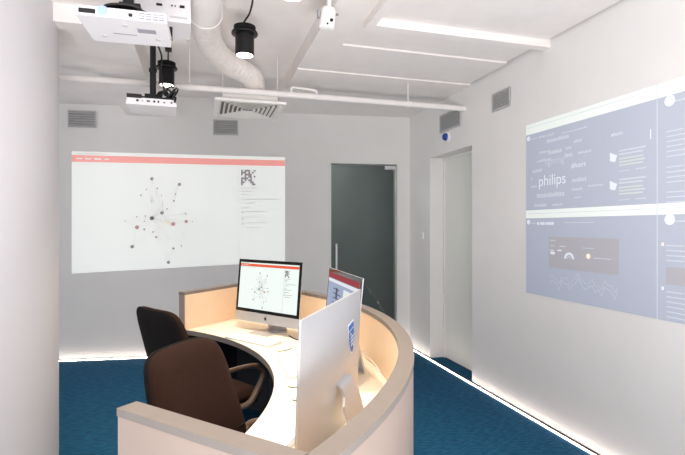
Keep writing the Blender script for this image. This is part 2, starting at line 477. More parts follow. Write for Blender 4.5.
# feed column: two posts beside the cloud
words('feed_title', '#hoirt', 'dash_bright', ds, .84, 1.105, width=.09)
for zt in (1.00, .82):
    Flat().poly([(.83, zt - .05), (.87, zt - .06), (.885, zt - .02), (.86, zt - .01), (.83, zt + .005)]).build('post_icon', 'dash_bright', ds)
    f = Flat()
    for k in range(2): f.rect(.90, zt - k * .022, 1.09 - .02 * k, zt + .010 - k * .022)
    f.build('post_text', 'dash_text', ds)
    f = Flat()
    for k in range(3): f.rect(.90, zt - .05 - k * .02, 1.07 + .015 * (k % 2), zt - .04 - k * .02)
    f.build('post_text', 'dash_green', ds)
    Flat().rect(.90, zt - .125, .98, zt - .12).rect(1.02, zt - .125, 1.09, zt - .118).build('post_footer', 'dash_text', ds)
MB().box(1.118, 1.124, -0.002, -0.001, 1.04, 1.10).build('scroll_mark', 'dash_bright', ds)
# second dashboard page: lists
for z0, n in ((1.06, 6), (.86, 4), (.72, 5), (.42, 4), (.16, 6)):
    f = Flat()
    for k in range(n): f.rect(1.22, z0 - k * .028, 1.22 + .10 + .14 * ((k * 7) % 3) / 2, z0 + .007 - k * .028)
    f.build('list_text', 'dash_text', ds)
for z0 in (.42, .17): Flat().rect(1.19, z0, 1.205, z0 + .02).build('list_mark', 'dash_red' if z0 > .3 else 'dash_bright', ds)
MB().box(1.22, 1.40, -0.002, -0.001, .205, .305).build('list_box', 'dash_box', ds)
# lower page: panel with gauge, sun and chart
MB().box(.265, .90, -0.002, -0.001, .225, .455).build('panel_box', 'dash_box', ds)
t = Flat()
x1 = .135
for l, hh in ((.012, .022), (.014, .020), (.010, 0), (.014, .022), (.012, .02), (.013, .022), (.012, .02), (.008, 0), (.014, .022), (.013, .02), (.012, .022), (.014, .021), (.012, .02), (.013, .022), (.012, .021)):
    if hh: t.rect(x1, .545, x1 + l * .75, .545 + hh)
    x1 += l
t.build('heading_text', 'dash_bright', ds)['kind'] = 'stuff'
Flat().rect(.42, .556, .70, .562).build('sub_heading', 'dash_text', ds)
for q in ((.28, .425, .34, .433), (.28, .385, .33, .391), (.60, .382, .70, .387)): Flat(-.003).rect(*q).build('panel_text', 'dash_text', ds)
Flat(-.003).rect(.38, .386, .44, .390).build('panel_note', 'dash_red', ds)
for q in ((.285, .325, .33, .345), (.28, .352, .32, .358), (.36, .352, .40, .362)): Flat(-.003).rect(*q).build('panel_figure', 'dash_bright', ds)
Flat(-.003).ring(.475, .300, .030, .048, 0, 180).build('gauge', 'dash_bright', ds)
Flat(-.003).ring(.475, .300, .012, .022, 0, 180).build('gauge_core', 'dash_cyan', ds)
Flat(-.003).disc(.652, .330, .018).build('sun_mark', 'dash_gold', ds)
Flat(-.003).rect(.70, .318, .84, .324).build('panel_text', 'dash_text', ds)
f = Flat(-.002); f2 = Flat(-.002)
px = None
for i in range(25):
    x = .27 + i * .026
    z = .145 + .022 * math.sin(i * 1.3) + .018 * math.sin(i * 2.9) + (.03 if 9 < i < 14 else 0)
    if px: f.line(px[0], px[1], x, z, .004); f2.line(px[0], px[1] - .035 + .012 * math.cos(i * 2.0), x, z - .035 + .012 * math.cos((i + 1) * 2.0), .004)
    px = (x, z)
f.build('chart_line', 'dash_cyan', ds); f2.build('chart_line', 'dash_text', ds)

# ------------------------------------------------------------------ the curved desk
DC = (-1.28, 2.60)
TZ = 0.74
desk = thing('reception_desk', 'curved cream reception desk with a raised rim screen', 'desk', (DC[0], DC[1], 0))
O = (0, 0)
ARC0, ARC1 = -48.6, 46.3
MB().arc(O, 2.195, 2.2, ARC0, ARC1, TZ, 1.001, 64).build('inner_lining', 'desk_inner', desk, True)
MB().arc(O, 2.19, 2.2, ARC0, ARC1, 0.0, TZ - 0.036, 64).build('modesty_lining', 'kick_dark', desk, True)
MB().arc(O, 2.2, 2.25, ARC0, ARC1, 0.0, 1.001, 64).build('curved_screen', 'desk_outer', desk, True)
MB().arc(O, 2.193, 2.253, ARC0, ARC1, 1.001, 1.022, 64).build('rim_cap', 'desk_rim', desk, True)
MB().arc(O, 1.64, 2.193, -46.6, 44.4, TZ - 0.035, TZ, 64).bevel(0.003, 1).build('worktop', 'desk_top', desk, True)
MB().arc(O, 1.637, 1.6405, -46.6, 44.4, TZ - 0.036, TZ - 0.003, 64).build('edge_band', 'desk_rim', desk, True)
def end_panel(ang, name_side):
    M = Matrix.Rotation(R(ang), 4, 'Z')
    p = MB().box(1.615, 2.20, -0.028, 0.028, 0, 1.001, M).build('end_panel', 'desk_outer', desk)
    MB().box(1.613, 2.195, -0.030, 0.030, 1.001, 1.022, M).build('panel_cap', 'desk_rim', p)
    s = -1 if ang > 0 else 1
    MB().box(1.617, 2.19, s * 0.028, s * 0.031, TZ, 1.0, M).build('panel_lining', 'desk_inner', p)
    MB().box(1.617, 2.19, s * 0.028, s * 0.031, 0.0, TZ - 0.036, M).build('lower_lining', 'kick_dark', p)
end_panel(45.3, 'far'); end_panel(-47.7, 'near')
for a in (12, -14):
    MB().box(1.72, 2.19, -0.012, 0.012, 0.0, TZ - 0.036, Matrix.Rotation(R(a), 4, 'Z')).build('support_panel', 'kick_dark', desk)

def desk_pt(x, y): return (x, y, TZ)

# ------------------------------------------------------------------ computers on the desk
def computer(label, loc, rotz, kind, tilt=5.5):
    t = thing('desktop_computer', label, 'computer', loc, rotz, 'all-in-one computers on the curved desk')
    PW, PH, Z0 = 0.65, 0.455, 0.068
    T = Matrix.Translation((0, 0.0, 0.25)) @ Matrix.Rotation(R(-tilt), 4, 'X') @ Matrix.Translation((0, 0, -0.25))
    # shell: flat front, back bulging towards the middle
    m = MB(); NX, NZ_ = 20, 14
    fr_, bk = [], []
    for j in range(NZ_ + 1):
        for i in range(NX + 1):
            u = -1 + 2 * i / NX; v = -1 + 2 * j / NZ_
            x = u * PW / 2; z = Z0 + PH / 2 + v * PH / 2
            dpt = 0.006 + 0.026 * max(0, 1 - u * u) * max(0, 1 - v * v) ** 0.8
            fr_.append(m.bm.verts.new(T @ Vector((x, 0, z)))); bk.append(m.bm.verts.new(T @ Vector((x, dpt, z))))
    k = lambda i, j: j * (NX + 1) + i
    for j in range(NZ_):
        for i in range(NX):
            m.bm.faces.new((fr_[k(i, j)], fr_[k(i + 1, j)], fr_[k(i + 1, j + 1)], fr_[k(i, j + 1)]))
            m.bm.faces.new((bk[k(i, j)], bk[k(i, j + 1)], bk[k(i + 1, j + 1)], bk[k(i + 1, j)]))
    for i in range(NX):
        m.bm.faces.new((fr_[k(i, 0)], bk[k(i, 0)], bk[k(i + 1, 0)], fr_[k(i + 1, 0)])); m.bm.faces.new((fr_[k(i, NZ_)], fr_[k(i + 1, NZ_)], bk[k(i + 1, NZ_)], bk[k(i, NZ_)]))
    for j in range(NZ_):
        m.bm.faces.new((fr_[k(0, j)], fr_[k(0, j + 1)], bk[k(0, j + 1)], bk[k(0, j)])); m.bm.faces.new((fr_[k(NX, j)], bk[k(NX, j)], bk[k(NX, j + 1)], fr_[k(NX, j + 1)]))
    body = m.build('shell', 'aluminium', t, True)
    CH = 0.070
    MB().box(-PW / 2 + .001, PW / 2 - .001, -0.0012, 0.0, Z0 + CH, Z0 + PH - .001, T).build('bezel', 'black_glass', t)
    # the mark on the chin
    zc = Z0 + CH * 0.5
    P = [(0.0, .010), (.005, .012), (.010, .009), (.0085, .004), (.0085, .000), (.011, -.004), (.006, -.0115), (.002, -.011), (-.002, -.011), (-.006, -.0115), (-.0105, -.004), (-.0105, .006), (-.006, .0115)]
    m = MB().prism([(x, z + zc) for x, z in P], 0.0, 0.0008, T @ XZ)
    m.prism([(.000, zc + .0135), (.004, zc + .0145), (.005, zc + .019), (.001, zc + .0175)], 0.0, 0.0008, T @ XZ)
    m.build('apple_mark', 'black_plastic', t)
    # screen
    sc = bpy.data.objects.new('screen', None); COL.objects.link(sc); sc.parent = t
    sw, sh = PW - 0.05, PH - CH - 0.046
    tmp = thing('x', 'x', 'x')
    if kind == 'node': node_page(tmp, sw, sh, 'disp_')
    else: window_page(tmp, sw, sh)
    Ms = T @ Matrix.Translation((-sw / 2, -0.0016, Z0 + CH + 0.023))
    page = None
    kids = list(tmp.children)
    for c in kids:
        for v in c.data.vertices: v.co = Ms @ v.co
        if c.name.split('.')[0] == 'page': page = c
    page.parent = t; page.name = 'screen'
    for c in kids:
        if c is not page: c.parent = page
    bpy.data.objects.remove(tmp); bpy.data.objects.remove(sc)
    # stand: hinge neck, bent arm and foot
    m = MB()
    prof = spline([(0.030, 0.275), (0.050, 0.255), (0.085, 0.13), (0.108, 0.02), (0.100, 0.004), (0.04, 0.004), (-0.085, 0.004)], 6)
    rows = []
    wfun = lambda z: 0.060 if z > .24 else 0.085 + .01 * (1 - z / .24)
    for i, p in enumerate(prof):
        y, z = p.x, p.y
        d = (prof[min(i + 1, len(prof) - 1)] - prof[max(i - 1, 0)]).normalized()
        nn = Vector((-d.y, d.x)) * 0.004
        hw = wfun(z)
        rows.append([m.bm.verts.new(q) for q in ((-hw, y + nn.x, max(.0005, z + nn.y)), (hw, y + nn.x, max(.0005, z + nn.y)), (hw, y - nn.x, max(.0005, z - nn.y)), (-hw, y - nn.x, max(.0005, z - nn.y)))])
    for a, b in zip(rows, rows[1:]):
        for q in range(4): m.bm.faces.new((a[q], a[(q + 1) % 4], b[(q + 1) % 4], b[q]))
    m.bm.faces.new(rows[0][::-1]); m.bm.faces.new(rows[-1])
    m.build('stand', 'aluminium', t, True)
    return t

for nm, c, s in (('win_page', (176, 190, 222), .62), ('win_head', (176, 34, 52), .55), ('win_text', (92, 96, 120), .5), ('win_white', (236, 240, 246), .75)):
    light_mat(nm, c, s, (12, 12, 12))
def window_page(p, w, h):
    MB().box(0, w, -0.001, 0.0, 0, h).build('page', 'win_page', p)
    Flat().rect(0, h * .91, w, h).build('header_bar', 'win_head', p)
    Flat().rect(0, h * .85, w, h * .90).build('tool_bar', 'win_white', p)
    Flat().rect(w * .02, h * .05, w * .14, h * .40).build('page_sidebar', 'win_white', p)
    Flat().rect(w * .55, h * .48, w * .9, h * .8).build('page_card', 'win_white', p)
    f = Flat(-.002)
    for k in range(9): f.rect(w * .2, h * (.75 - k * .075), w * (.42 + .06 * (k % 3)), h * (.765 - k * .075))
    f.rect(w * .3, h * .6, w * .36, h * .78)
    f.build('page_text', 'win_text', p)

cf = computer('desktop computer showing the node diagram at the far end of the desk', (0.447, 3.468, TZ), R(-53.8), 'node')
cm = computer('desktop computer with red topped page half hidden behind the nearest one', (0.70, 2.45, TZ), R(-91), 'window')
cn = computer('nearest desktop computer turned away with a blue shield sticker on its back', (0.402, 1.487, TZ), R(-122.0), 'node', 2.0)

# shield sticker on the back of the nearest computer
def on_back(cx, cz, pts, h, rot=4, tilt=2.0):
    """points on the tilted back of the shell, drawn as seen from behind"""
    T = Matrix.Translation((0, 0.0, 0.25)) @ Matrix.Rotation(R(-tilt), 4, 'X') @ Matrix.Translation((0, 0, -0.25))
    out = []
    for x, z in pts:
        a = R(rot); xx, zz = x * math.cos(a) - z * math.sin(a), x * math.sin(a) + z * math.cos(a)
        X, Z = cx - xx, cz + zz
        u = X / .325; v = (Z - .068 - .2275) / .2275
        d = 0.006 + 0.026 * max(0, 1 - u * u) * max(0, 1 - v * v) ** 0.8
        out.append((T @ Vector((X, d + h, Z)), T @ Vector((X, d + h + .0006, Z))))
    return out
def sticker_piece(name, material, parent, polys, h):
    m = MB()
    for pts in polys:
        q = on_back(-.122, .383, [(x * 1.3, z * 1.02) for x, z in pts], h)
        a = [m.bm.verts.new(p[0]) for p in q]; b = [m.bm.verts.new(p[1]) for p in q]
        n = len(q)
        m.bm.faces.new(a); m.bm.faces.new(b[::-1])
        for i in range(n): m.bm.faces.new((a[i], b[i], b[(i + 1) % n], a[(i + 1) % n]))
    return m.build(name, material, parent)
SH = [(-.030, .048), (.030, .048), (.030, -.012), (.026, -.028), (.015, -.042), (0, -.050), (-.015, -.042), (-.026, -.028), (-.030, -.012)]
st = sticker_piece('shield_sticker', 'sticker_white', cn, [[(x * 1.12, z * 1.08) for x, z in SH]], 0.0008)
st['label'] = 'blue and white shield sticker'
sticker_piece('shield_band', 'sticker_blue', st, [[(-.029, .030), (.029, .030), (.029, .047), (-.029, .047)]], 0.0020)
sticker_piece('shield_field', 'sticker_blue', st, [[(-.029, .026), (.029, .026)] [::-1] + [(-.029, -.012), (-.025, -.027), (-.0145, -.041), (0, -.049), (.0145, -.041), (.025, -.027), (.029, -.012)]], 0.0020)
waves = []
for z in (.004, -.008, -.020):
    for i in range(8):
        x = -.022 + i * .0055; f_ = lambda q: z + .003 * math.sin(q * 420)
        waves.append([(x, f_(x) - .0018), (x + .0055, f_(x + .0055) - .0018), (x + .0055, f_(x + .0055) + .0018), (x, f_(x) + .0018)])
sticker_piece('shield_waves', 'sticker_white', st, waves, 0.0032)['kind'] = 'stuff'
def star(cx, cz, r): return [(cx + (r if i % 2 == 0 else r * .4) * math.sin(math.pi * i / 4), cz + (r if i % 2 == 0 else r * .4) * math.cos(math.pi * i / 4)) for i in range(8)]
sticker_piece('shield_star', 'sticker_white', st, [star(-.014, .016, .008)], 0.0032)
sticker_piece('shield_star', 'sticker_white', st, [star(.014, -.030, .008)], 0.0032)

# keyboards, mice
def keyboard(label, x, y, rot, L):
    t = thing('keyboard', label, 'keyboard', (x, y, TZ), R(rot), 'white keyboards on the desk')
    m = MB(); D = .116
    Mx = Matrix(((0, 0, 1, 0), (1, 0, 0, 0), (0, 1, 0, 0), (0, 0, 0, 1)))
    m.prism([(-D / 2, .0005), (D / 2, .0005), (D / 2, .016), (D / 2 - .012, .016), (-D / 2, .006)], -L / 2, L / 2, Mx).bevel(.0015, 1)
    m.build('case', 'aluminium', t)
    kk = MB(); n = int(L / .0192)
    slope = math.atan2(.010, D - .012)
    M0 = Matrix.Translation((0, -D / 2, .0063)) @ Matrix.Rotation(slope, 4, 'X')
    for r_ in range(6):
        y0 = .006 + r_ * .0172
        for c_ in range(n):
            if r_ == 0 and 3 < c_ < 8: continue
            x0 = -L / 2 + .006 + c_ * (L - .012) / n
            kk.box(x0, x0 + (L - .012) / n - .0028, y0, y0 + .0144, 0, .0028, M0)
        if r_ == 0: kk.box(-L / 2 + .006 + 4 * (L - .012) / n, -L / 2 + .006 + 8 * (L - .012) / n - .0028, y0, y0 + .0144, 0, .0028, M0)
    o = kk.build('keys', 'key_white', t); o['kind'] = 'stuff'
    return t
keyboard('white keyboard before the far screen with the node diagram', .325, 3.255, -53.8, .43)
keyboard('white keyboard in the middle of the desk before the red topped screen', .475, 2.60, -91, .43)
keyboard('white keyboard nearest the camera, beside the chair', .335, 1.80, -122.6, .43)
def mouse(label, x, y, rot):
    t = thing('computer_mouse', label, 'mouse', (x, y, TZ), R(rot), 'white mice on the desk')
    m = MB(); n, k = 20, 6
    rings = []
    for j in range(k + 1):
        s = math.cos(R(90) * j / k * .98); z = .006 + .022 * math.sin(R(90) * j / k)
        rings.append([m.bm.verts.new((.029 * s * math.cos(2 * math.pi * i / n) * (1 - .1 * math.sin(2 * math.pi * i / n)), .057 * s * math.sin(2 * math.pi * i / n), z)) for i in range(n)])
    for a, b in zip(rings, rings[1:]):
        for i in range(n): m.bm.faces.new((a[i], a[(i + 1) % n], b[(i + 1) % n], b[i]))
    m.bm.faces.new(rings[0][::-1]); m.bm.faces.new(rings[-1])
    m.build('top_shell', 'white_plastic', t, True)
    MB().lathe([(1, 0.0005), (1, .006)], Matrix.Diagonal((.0265, .0535, 1, 1)), 20).build('base', 'cable_grey', t)
mouse('white mouse beside the far keyboard', .492, 2.965, -60)
mouse('white mouse right of the middle keyboard', .445, 2.27, -95)
mouse('white mouse at the far end of the nearest keyboard', .43, 2.075, -120)

# cables
def cable(label, pts, r, material, name='cable', group=None):
    o = MB().tube(spline(pts, 8), r, 8).build(name, material, None, True)
    return tag(o, label, 'cable', group)
cable('white power cable hanging behind the middle computer', [(.775, 2.30, .88), (.80, 2.24, .85), (.82, 2.15, .80), (.80, 2.08, .748), (.74, 2.0, .744), (.70, 1.94, .744)], .0035, 'cable_white')
cable('pale power cable lying behind the nearest computer', [(.50, 1.45, .745), (.545, 1.42, .744), (.60, 1.46, .744), (.63, 1.50, .744)], .0035, 'cable_grey')
cable('dark cable lying right of the far computer', [(.585, 3.33, .744), (.60, 3.24, .744), (.63, 3.17, .744), (.69, 3.12, .744)], .004, 'black_plastic')

# ------------------------------------------------------------------ office chairs
def pillow(w, h, t, nexp=6, n=14, edge=7):
    """superelliptic cushion: x depth, y width, z height, centred"""
    m = MB(); F, B = {}, {}
    for j in range(n + 1):
        for i in range(n + 1):
            u = math.sin(R(90) * (-1 + 2 * i / n)); v = math.sin(R(90) * (-1 + 2 * j / n))
            mm = max(abs(u), abs(v)); pn = (abs(u) ** nexp + abs(v) ** nexp) ** (1 / nexp) if mm > 0 else 1
            s = mm / pn if mm > 0 else 1
            y, z = u * s * w / 2, v * s * h / 2
            d = t / 2 * max(0.0, 1 - mm ** edge) ** 0.5
            F[i, j] = m.bm.verts.new((d, y, z))
            B[i, j] = F[i, j] if mm > 0.9999 else m.bm.verts.new((-d, y, z))
    for j in range(n):
        for i in range(n):
            m.bm.faces.new((F[i, j], F[i + 1, j], F[i + 1, j + 1], F[i, j + 1]))
            q = (B[i, j], B[i, j + 1], B[i + 1, j + 1], B[i + 1, j])
            m.bm.faces.new(q)
    return m
def warp(m, fn):
    for v in m.bm.verts: v.co = fn(v.co)
    return m
REC = 0.30
def back_place(p):
    # local cushion -> chair: wraps a little around the sitter and leans back
    z = p.z + 0.81
    x = -0.215 + p.x - REC * (z - 0.56) + 0.55 * p.y ** 2
    y = p.y * (1.0 - 0.10 * (p.z / 0.225))
    return Vector((x, y, z))
def office_chair(label):
    t = thing('office_chair', label, 'chair', group='office chairs at the curved desk')
    seat = warp(pillow(.49, .47, .085, 7), lambda p: Vector((p.z * 1.0 + .02, p.y, p.x + .475 + (-.02 if p.z > .16 else 0) * (p.z - .16) * 10))).build('seat', 'brown_fabric', t, True)
    warp(pillow(.46, .44, .05, 9), lambda p: Vector((p.z + .015, p.y, p.x + .425))).build('seat_pan', 'black_plastic', t, True)
    bk = warp(pillow(.47, .47, .085, 6, 16), back_place).build('backrest', 'brown_fabric', t, True)
    m = warp(pillow(.472, .472, .06, 6, 16), lambda p: back_place(p) + Vector((-.020, 0, 0)))
    m.build('back_shell', 'black_fabric', t, True)
    pts = [back_place(Vector((.036, -.20 + .4 * i / 12, -.135))) for i in range(13)]
    MB().tube(pts, .005, 6).build('seam_piping', 'brown_fabric', bk, True)
    MB().tube(spline([(-.20, 0, .62), (-.24, 0, .50), (-.16, 0, .41), (0, 0, .405)], 6), .03, 8, .5).build('back_bracket', 'black_plastic', t, True)
    for s in (-1, 1):
        y = s * .275
        pts = spline([(-.215, s * .225, .60), (-.20, y, .645), (-.10, y, .668), (.06, y, .672), (.17, y, .655), (.215, y, .60), (.17, y, .52), (.10, y * .99, .445), (.04, s * .20, .415)], 6)
        MB().tube(pts, .019, 10, .75).build('armrest', 'arm_plastic', t, True)
    MB().lathe([(.028, .10), (.028, .30), (.022, .30), (.022, .41), (.09, .415)], n=20).build('gas_lift', 'black_metal', t, True)
    base = MB().lathe([(.045, .075), (.05, .115), (.03, .125)], n=20).build('star_base', 'black_plastic', t, True)
    for k in range(5):
        a = R(72 * k + 20); c, s_ = math.cos(a), math.sin(a)
        MB().tube([(.03 * c, .03 * s_, .098), (.17 * c, .17 * s_, .090), (.29 * c, .29 * s_, .070)], lambda q: .024 - .008 * q, 8, .7).build('base_arm', 'black_plastic', base, True)
        M = Matrix.Translation((.29 * c, .29 * s_, .0285)) @ Matrix.Rotation(a, 4, 'Z') @ Matrix.Rotation(R(90), 4, 'X')
        m = MB()
        for o_ in (-.018, .006): m.lathe([(.024, o_), (.028, o_ + .003), (.028, o_ + .009), (.024, o_ + .012)], M, 14)
        m.build('caster', 'black_plastic', t, True)
    return t
ch1 = office_chair('brown office chair nearest the camera with its padded front showing')
ch2 = copy_tree(ch1); ch2['label'] = 'dark office chair behind the brown one, seen from its black back'
ch1.location = (.205, 1.775, 0); ch1.rotation_euler = (0, 0, R(-35))
ch2.location = (.035, 3.09, 0); ch2.rotation_euler = (0, 0, R(33))

# ------------------------------------------------------------------ wall fittings
def grille(name, label, M, w, h, n):
    t = thing(name, label, 'vent', group='wall vents')
    t.matrix_world = M
    MB().box(-w / 2, w / 2, -.004, -.001, 0, h).build('backing', 'vent_dark', t)
    m = MB(); b = .012
    m.box(-w / 2, w / 2, -.014, -.002, 0, b).box(-w / 2, w / 2, -.014, -.002, h - b, h).box(-w / 2, -w / 2 + b, -.014, -.002, b, h - b).box(w / 2 - b, w / 2, -.014, -.002, b, h - b)
    m.build('frame', 'vent_grey', t)
    pitch = (h - 2 * b) / n
    for k in range(n):
        z = b + (k + .5) * pitch
        Ms = Matrix.Translation((0, -.009, z)) @ Matrix.Rotation(R(-38), 4, 'X')
        MB().box(-w / 2 + b, w / 2 - b, -.002, .002, -pitch * .46, pitch * .46, Ms).build('slat', 'vent_grey', t)
grille('wall_vent', 'grey slatted vent high on the far wall beside the rounded wall', BACK @ Matrix.Translation((-3.855, 0, 2.637)), .295, .190, 6)
grille('wall_vent', 'grey slatted vent high on the far wall under the ceiling diffuser', BACK @ Matrix.Translation((-2.265, 0, 2.598)), .285, .178, 6)
RW = lambda y, z: Matrix.Translation((XR, y, z)) @ Matrix.Rotation(R(-90), 4, 'Z')
grille('wall_vent', 'grey vent on the right wall above the white door', RW(4.54, 2.535), .44, .19, 9)
grille('wall_vent', 'grey vent on the right wall between the white door and the projection', RW(3.638, 2.535), .262, .162, 8)

t = thing('wall_sensor', 'small white wall sensor with a blue dome above the white door', 'sensor'); t.matrix_world = RW(4.60, 2.465)
MR = Matrix.Rotation(R(90), 4, 'X')
MB().lathe([(.062, .001), (.062, .012), (.052, .02)], MR, 24).build('base', 'white_plastic', t, True)
MB().lathe([(.040, .018), (.040, .030), (.034, .046), (.020, .056), (.005, .060)], MR, 20).build('dome', 'blue_dome', t, True)
t = thing('light_switch', 'small white light switch between the glass and white doors', 'switch'); t.matrix_world = RW(5.22, 1.36)
MB().box(-.045, .045, -.009, -.0005, 0, .09).bevel(.003).build('plate', 'white_plastic', t)
MB().box(-.028, .028, -.013, -.008, .02, .07).bevel(.002).build('rocker', 'door_paint', t)

# ------------------------------------------------------------------ ceiling services
t = thing('sprinkler_pipe', 'long white pipe crossing under the ceiling to the right wall', 'pipe', (0, 4.25, 2.685))
MB().tube([(-3.2, 0, 0), (XR - .001, 0, 0)], .027, 14).build('pipe_run', 'pipe_paint', t, True)
for x in (-1.6, -.1, 1.9):
    hz = {-1.6: .215, -.1: .345, 1.9: .199}[x]
    m = MB().lathe([(.033, -.012), (.033, .012)], Matrix.Translation((x, 0, 0)) @ Matrix.Rotation(R(90), 4, 'Y'), 14)
    m.tube([(x, 0, .03), (x, 0, hz)], .005, 6)
    m.build('hanger', 'pipe_paint', t, True)
MB().tube(spline([(.765, 0, .0), (.765, 0, .05), (.78, 0, .068), (.85, 0, .068), (.95, 0, .062), (.99, 0, .055), (1.0, 0, .03), (1.0, 0, .0)], 4), .011, 8).build('bypass_loop', 'pipe_paint', t, True)

t = thing('air_duct', 'round white air duct bending down to the ceiling diffuser', 'duct', (0, 0, 0))
MB().tube([(.02, -.5, 2.87), (.02, 3.22, 2.87)], .106, 24).build('rigid_duct', 'pipe_paint', t, True)
pts = spline([(.02, 3.18, 2.87), (.03, 3.46, 2.868), (.08, 3.75, 2.862), (.18, 4.00, 2.85), (.31, 4.16, 2.84), (.41, 4.27, 2.825), (.45, 4.38, 2.79), (.45, 4.44, 2.745)], 14)
nr = len(pts)
MB().tube(pts, lambda q: .094 + .0022 * math.sin(q * nr * 1.57), 22).build('flexible_duct', 'duct_wrap', t, True)
MB().tube([(.02, 3.17, 2.87), (.02, 3.20, 2.87)], .110, 24).build('collar', 'pipe_paint', t, True)
for y in (1.2, 2.9):
    MB().tube([(.02, y, 2.97), (.02, y, 3.03)], .006, 6).build('hanger', 'grey_metal', t)

t = thing('air_diffuser', 'square white slatted ceiling diffuser below the round duct', 'diffuser', (.415, 4.60, 2.60))
Wd, Dd = .31, .335
MB().box(-Wd + .07, Wd - .07, -Dd + .06, Dd - .06, .022, .115).build('plenum', 'diffuser_white', t)
m = MB()
f = .045
m.box(-Wd, Wd, -Dd, -Dd + f, 0, .022).box(-Wd, Wd, Dd - f, Dd, 0, .022).box(-Wd, -Wd + f, -Dd + f, Dd - f, 0, .022).box(Wd - f, Wd, -Dd + f, Dd - f, 0, .022)
m.build('frame', 'diffuser_white', t)
MB().box(-Wd + f, Wd - f, -Dd + f, Dd - f, .019, .022).build('backing', 'diffuser_dark', t)
for k in range(6):           # four-way slats, one nested ring of blades after the other
    a = Wd - f - .008 - k * .040; b = a * (Dd - f) / (Wd - f)
    for s in (-1, 1):
        Mx = Matrix.Translation((0, s * b, .008)) @ Matrix.Rotation(R(-s * 40), 4, 'X')
        MB().box(-a, a, -.012, .012, -.0015, .0015, Mx).build('slat', 'diffuser_white', t)
        Mx = Matrix.Translation((s * a, 0, .008)) @ Matrix.Rotation(R(s * 40), 4, 'Y')
        MB().box(-.012, .012, -b, b, -.0015, .0015, Mx).build('slat', 'diffuser_white', t)
for sx in (-.24, .24):
    MB().tube([(sx, -.27, .02), (sx, -.27, .43)], .003, 6).build('hanger_rod', 'pipe_paint', t)

# spotlights: can with cooling collar, glowing lens, its own lamp
def spot(label, x, y, z, energy, cord, box=False, sized=1.0):
    t = thing('hanging_spotlight', label, 'spotlight', (x, y, z), 0, 'black spotlights hung from the ceiling')
    s = sized
    MB().lathe([(.056 * s, .000), (.060 * s, .004), (.060 * s, .125 * s), (.058 * s, .165 * s)], n=28).build('housing', 'black_metal', t, True)
    MB().lathe([(.060 * s, .128 * s), (.082 * s, .132 * s), (.084 * s, .138 * s), (.082 * s, .146 * s), (.060 * s, .150 * s)], n=28).build('flange', 'black_metal', t, True)
    m = MB()
    for k in range(3): m.lathe([(.060 * s, .158 * s + k * .010), (.070 * s, .159 * s + k * .010), (.070 * s, .163 * s + k * .010), (.06 * s, .164 * s + k * .010)], n=24)
    m.build('cooling_ring', 'black_plastic', t)
    MB().lathe([(.052 * s, -.001), (.053 * s, .002)], n=28).build('lens', 'lamp_lens', t)
    m = MB().tube(spline(cord, 8), .006, 8); m.build('cord', 'black_plastic', t, True)
    MB().tube([(.045, .02, .16), (.045, .02, .19)], .008, 6).build('clip', 'black_plastic', t)
    if box: MB().box(*box).bevel(.004).build('driver_box', 'black_plastic', t)
    ld = bpy.data.lights.new('spotlight_lamp', 'SPOT')
    ld.energy = energy; ld.color = WARM; ld.spot_size = R(95); ld.spot_blend = 0.75; ld.shadow_soft_size = 0.05
    lo = bpy.data.objects.new('lamp', ld); COL.objects.link(lo); lo.parent = t; lo.location = (0, 0, -.012)
    return t
spot('black hanging spotlight left of the white ceiling camera', .262, 3.12, 2.60, 92, [(-.02, 0, .17), (.0, 0, .22), (.03, -.01, .27), (.05, -.015, .36), (.045, -.01, .432)])
spot('black hanging spotlight behind the two projectors', -.275, 4.14, 2.655, 60, [(.01, 0, .165), (.012, -.01, .25), (.015, -.02, .377)], box=(-.01, .04, -.05, 0, .27, .375))
spot('black hanging spotlight over the middle of the desk', .42, 2.30, 2.62, 88, [(0, 0, .17), (.01, 0, .3), (0, 0, .412)])
spot('black hanging spotlight over the near end of the desk', .22, 1.42, 2.62, 88, [(0, 0, .17), (.01, 0, .3), (0, 0, .412)])

# camera-like device under the beam
t = thing('ceiling_sensor', 'white cylindrical camera hanging from the ceiling beam', 'camera', (.72, 2.81, 2.70))
MB().lathe([(.036, .0), (.046, .006), (.047, .085), (.044, .115), (.040, .122)], Matrix.Rotation(R(7), 4, 'Y'), 24).build('housing', 'white_plastic', t, True)
MB().tube([(.016, 0, .118), (.028, 0, .33)], .014, 10).build('stem', 'white_plastic', t, True)
MB().lathe([(.010, .0), (.010, .004)], Matrix.Translation((.020, -.0475, .035)) @ Matrix.Rotation(R(90), 4, 'X'), 14).build('lens', 'black_glass', t)
MB().lathe([(.006, .0), (.006, .003)], Matrix.Translation((-.004, -.047, .012)) @ Matrix.Rotation(R(90), 4, 'X'), 12).build('indicator', 'black_plastic', t)
MB().box(-.055, -.044, -.012, .012, .06, .11).build('side_tab', 'proj_grey', t)
MB().box(.045, .075, -.006, .006, .09, .10).build('bracket', 'grey_metal', t)

cable('thin white conduit on the slab right of the round duct', [(.16, 2.72, 3.018), (.45, 2.74, 3.018), (.79, 2.76, 3.018)], .010, 'pipe_paint', 'conduit')

# projectors
def shell(w, d, h, bev=.014):
    """body with a tapered underside; front at -y"""
    m = MB().box(-w / 2, w / 2, -d / 2, d / 2, 0, h)
    for v in m.bm.verts:
        if v.co.z < .001 and v.co.y > 0: v.co.x *= .96
        if v.co.z > h - .001: v.co.x *= .97; v.co.y *= .95
    return m.bevel(bev, 3)
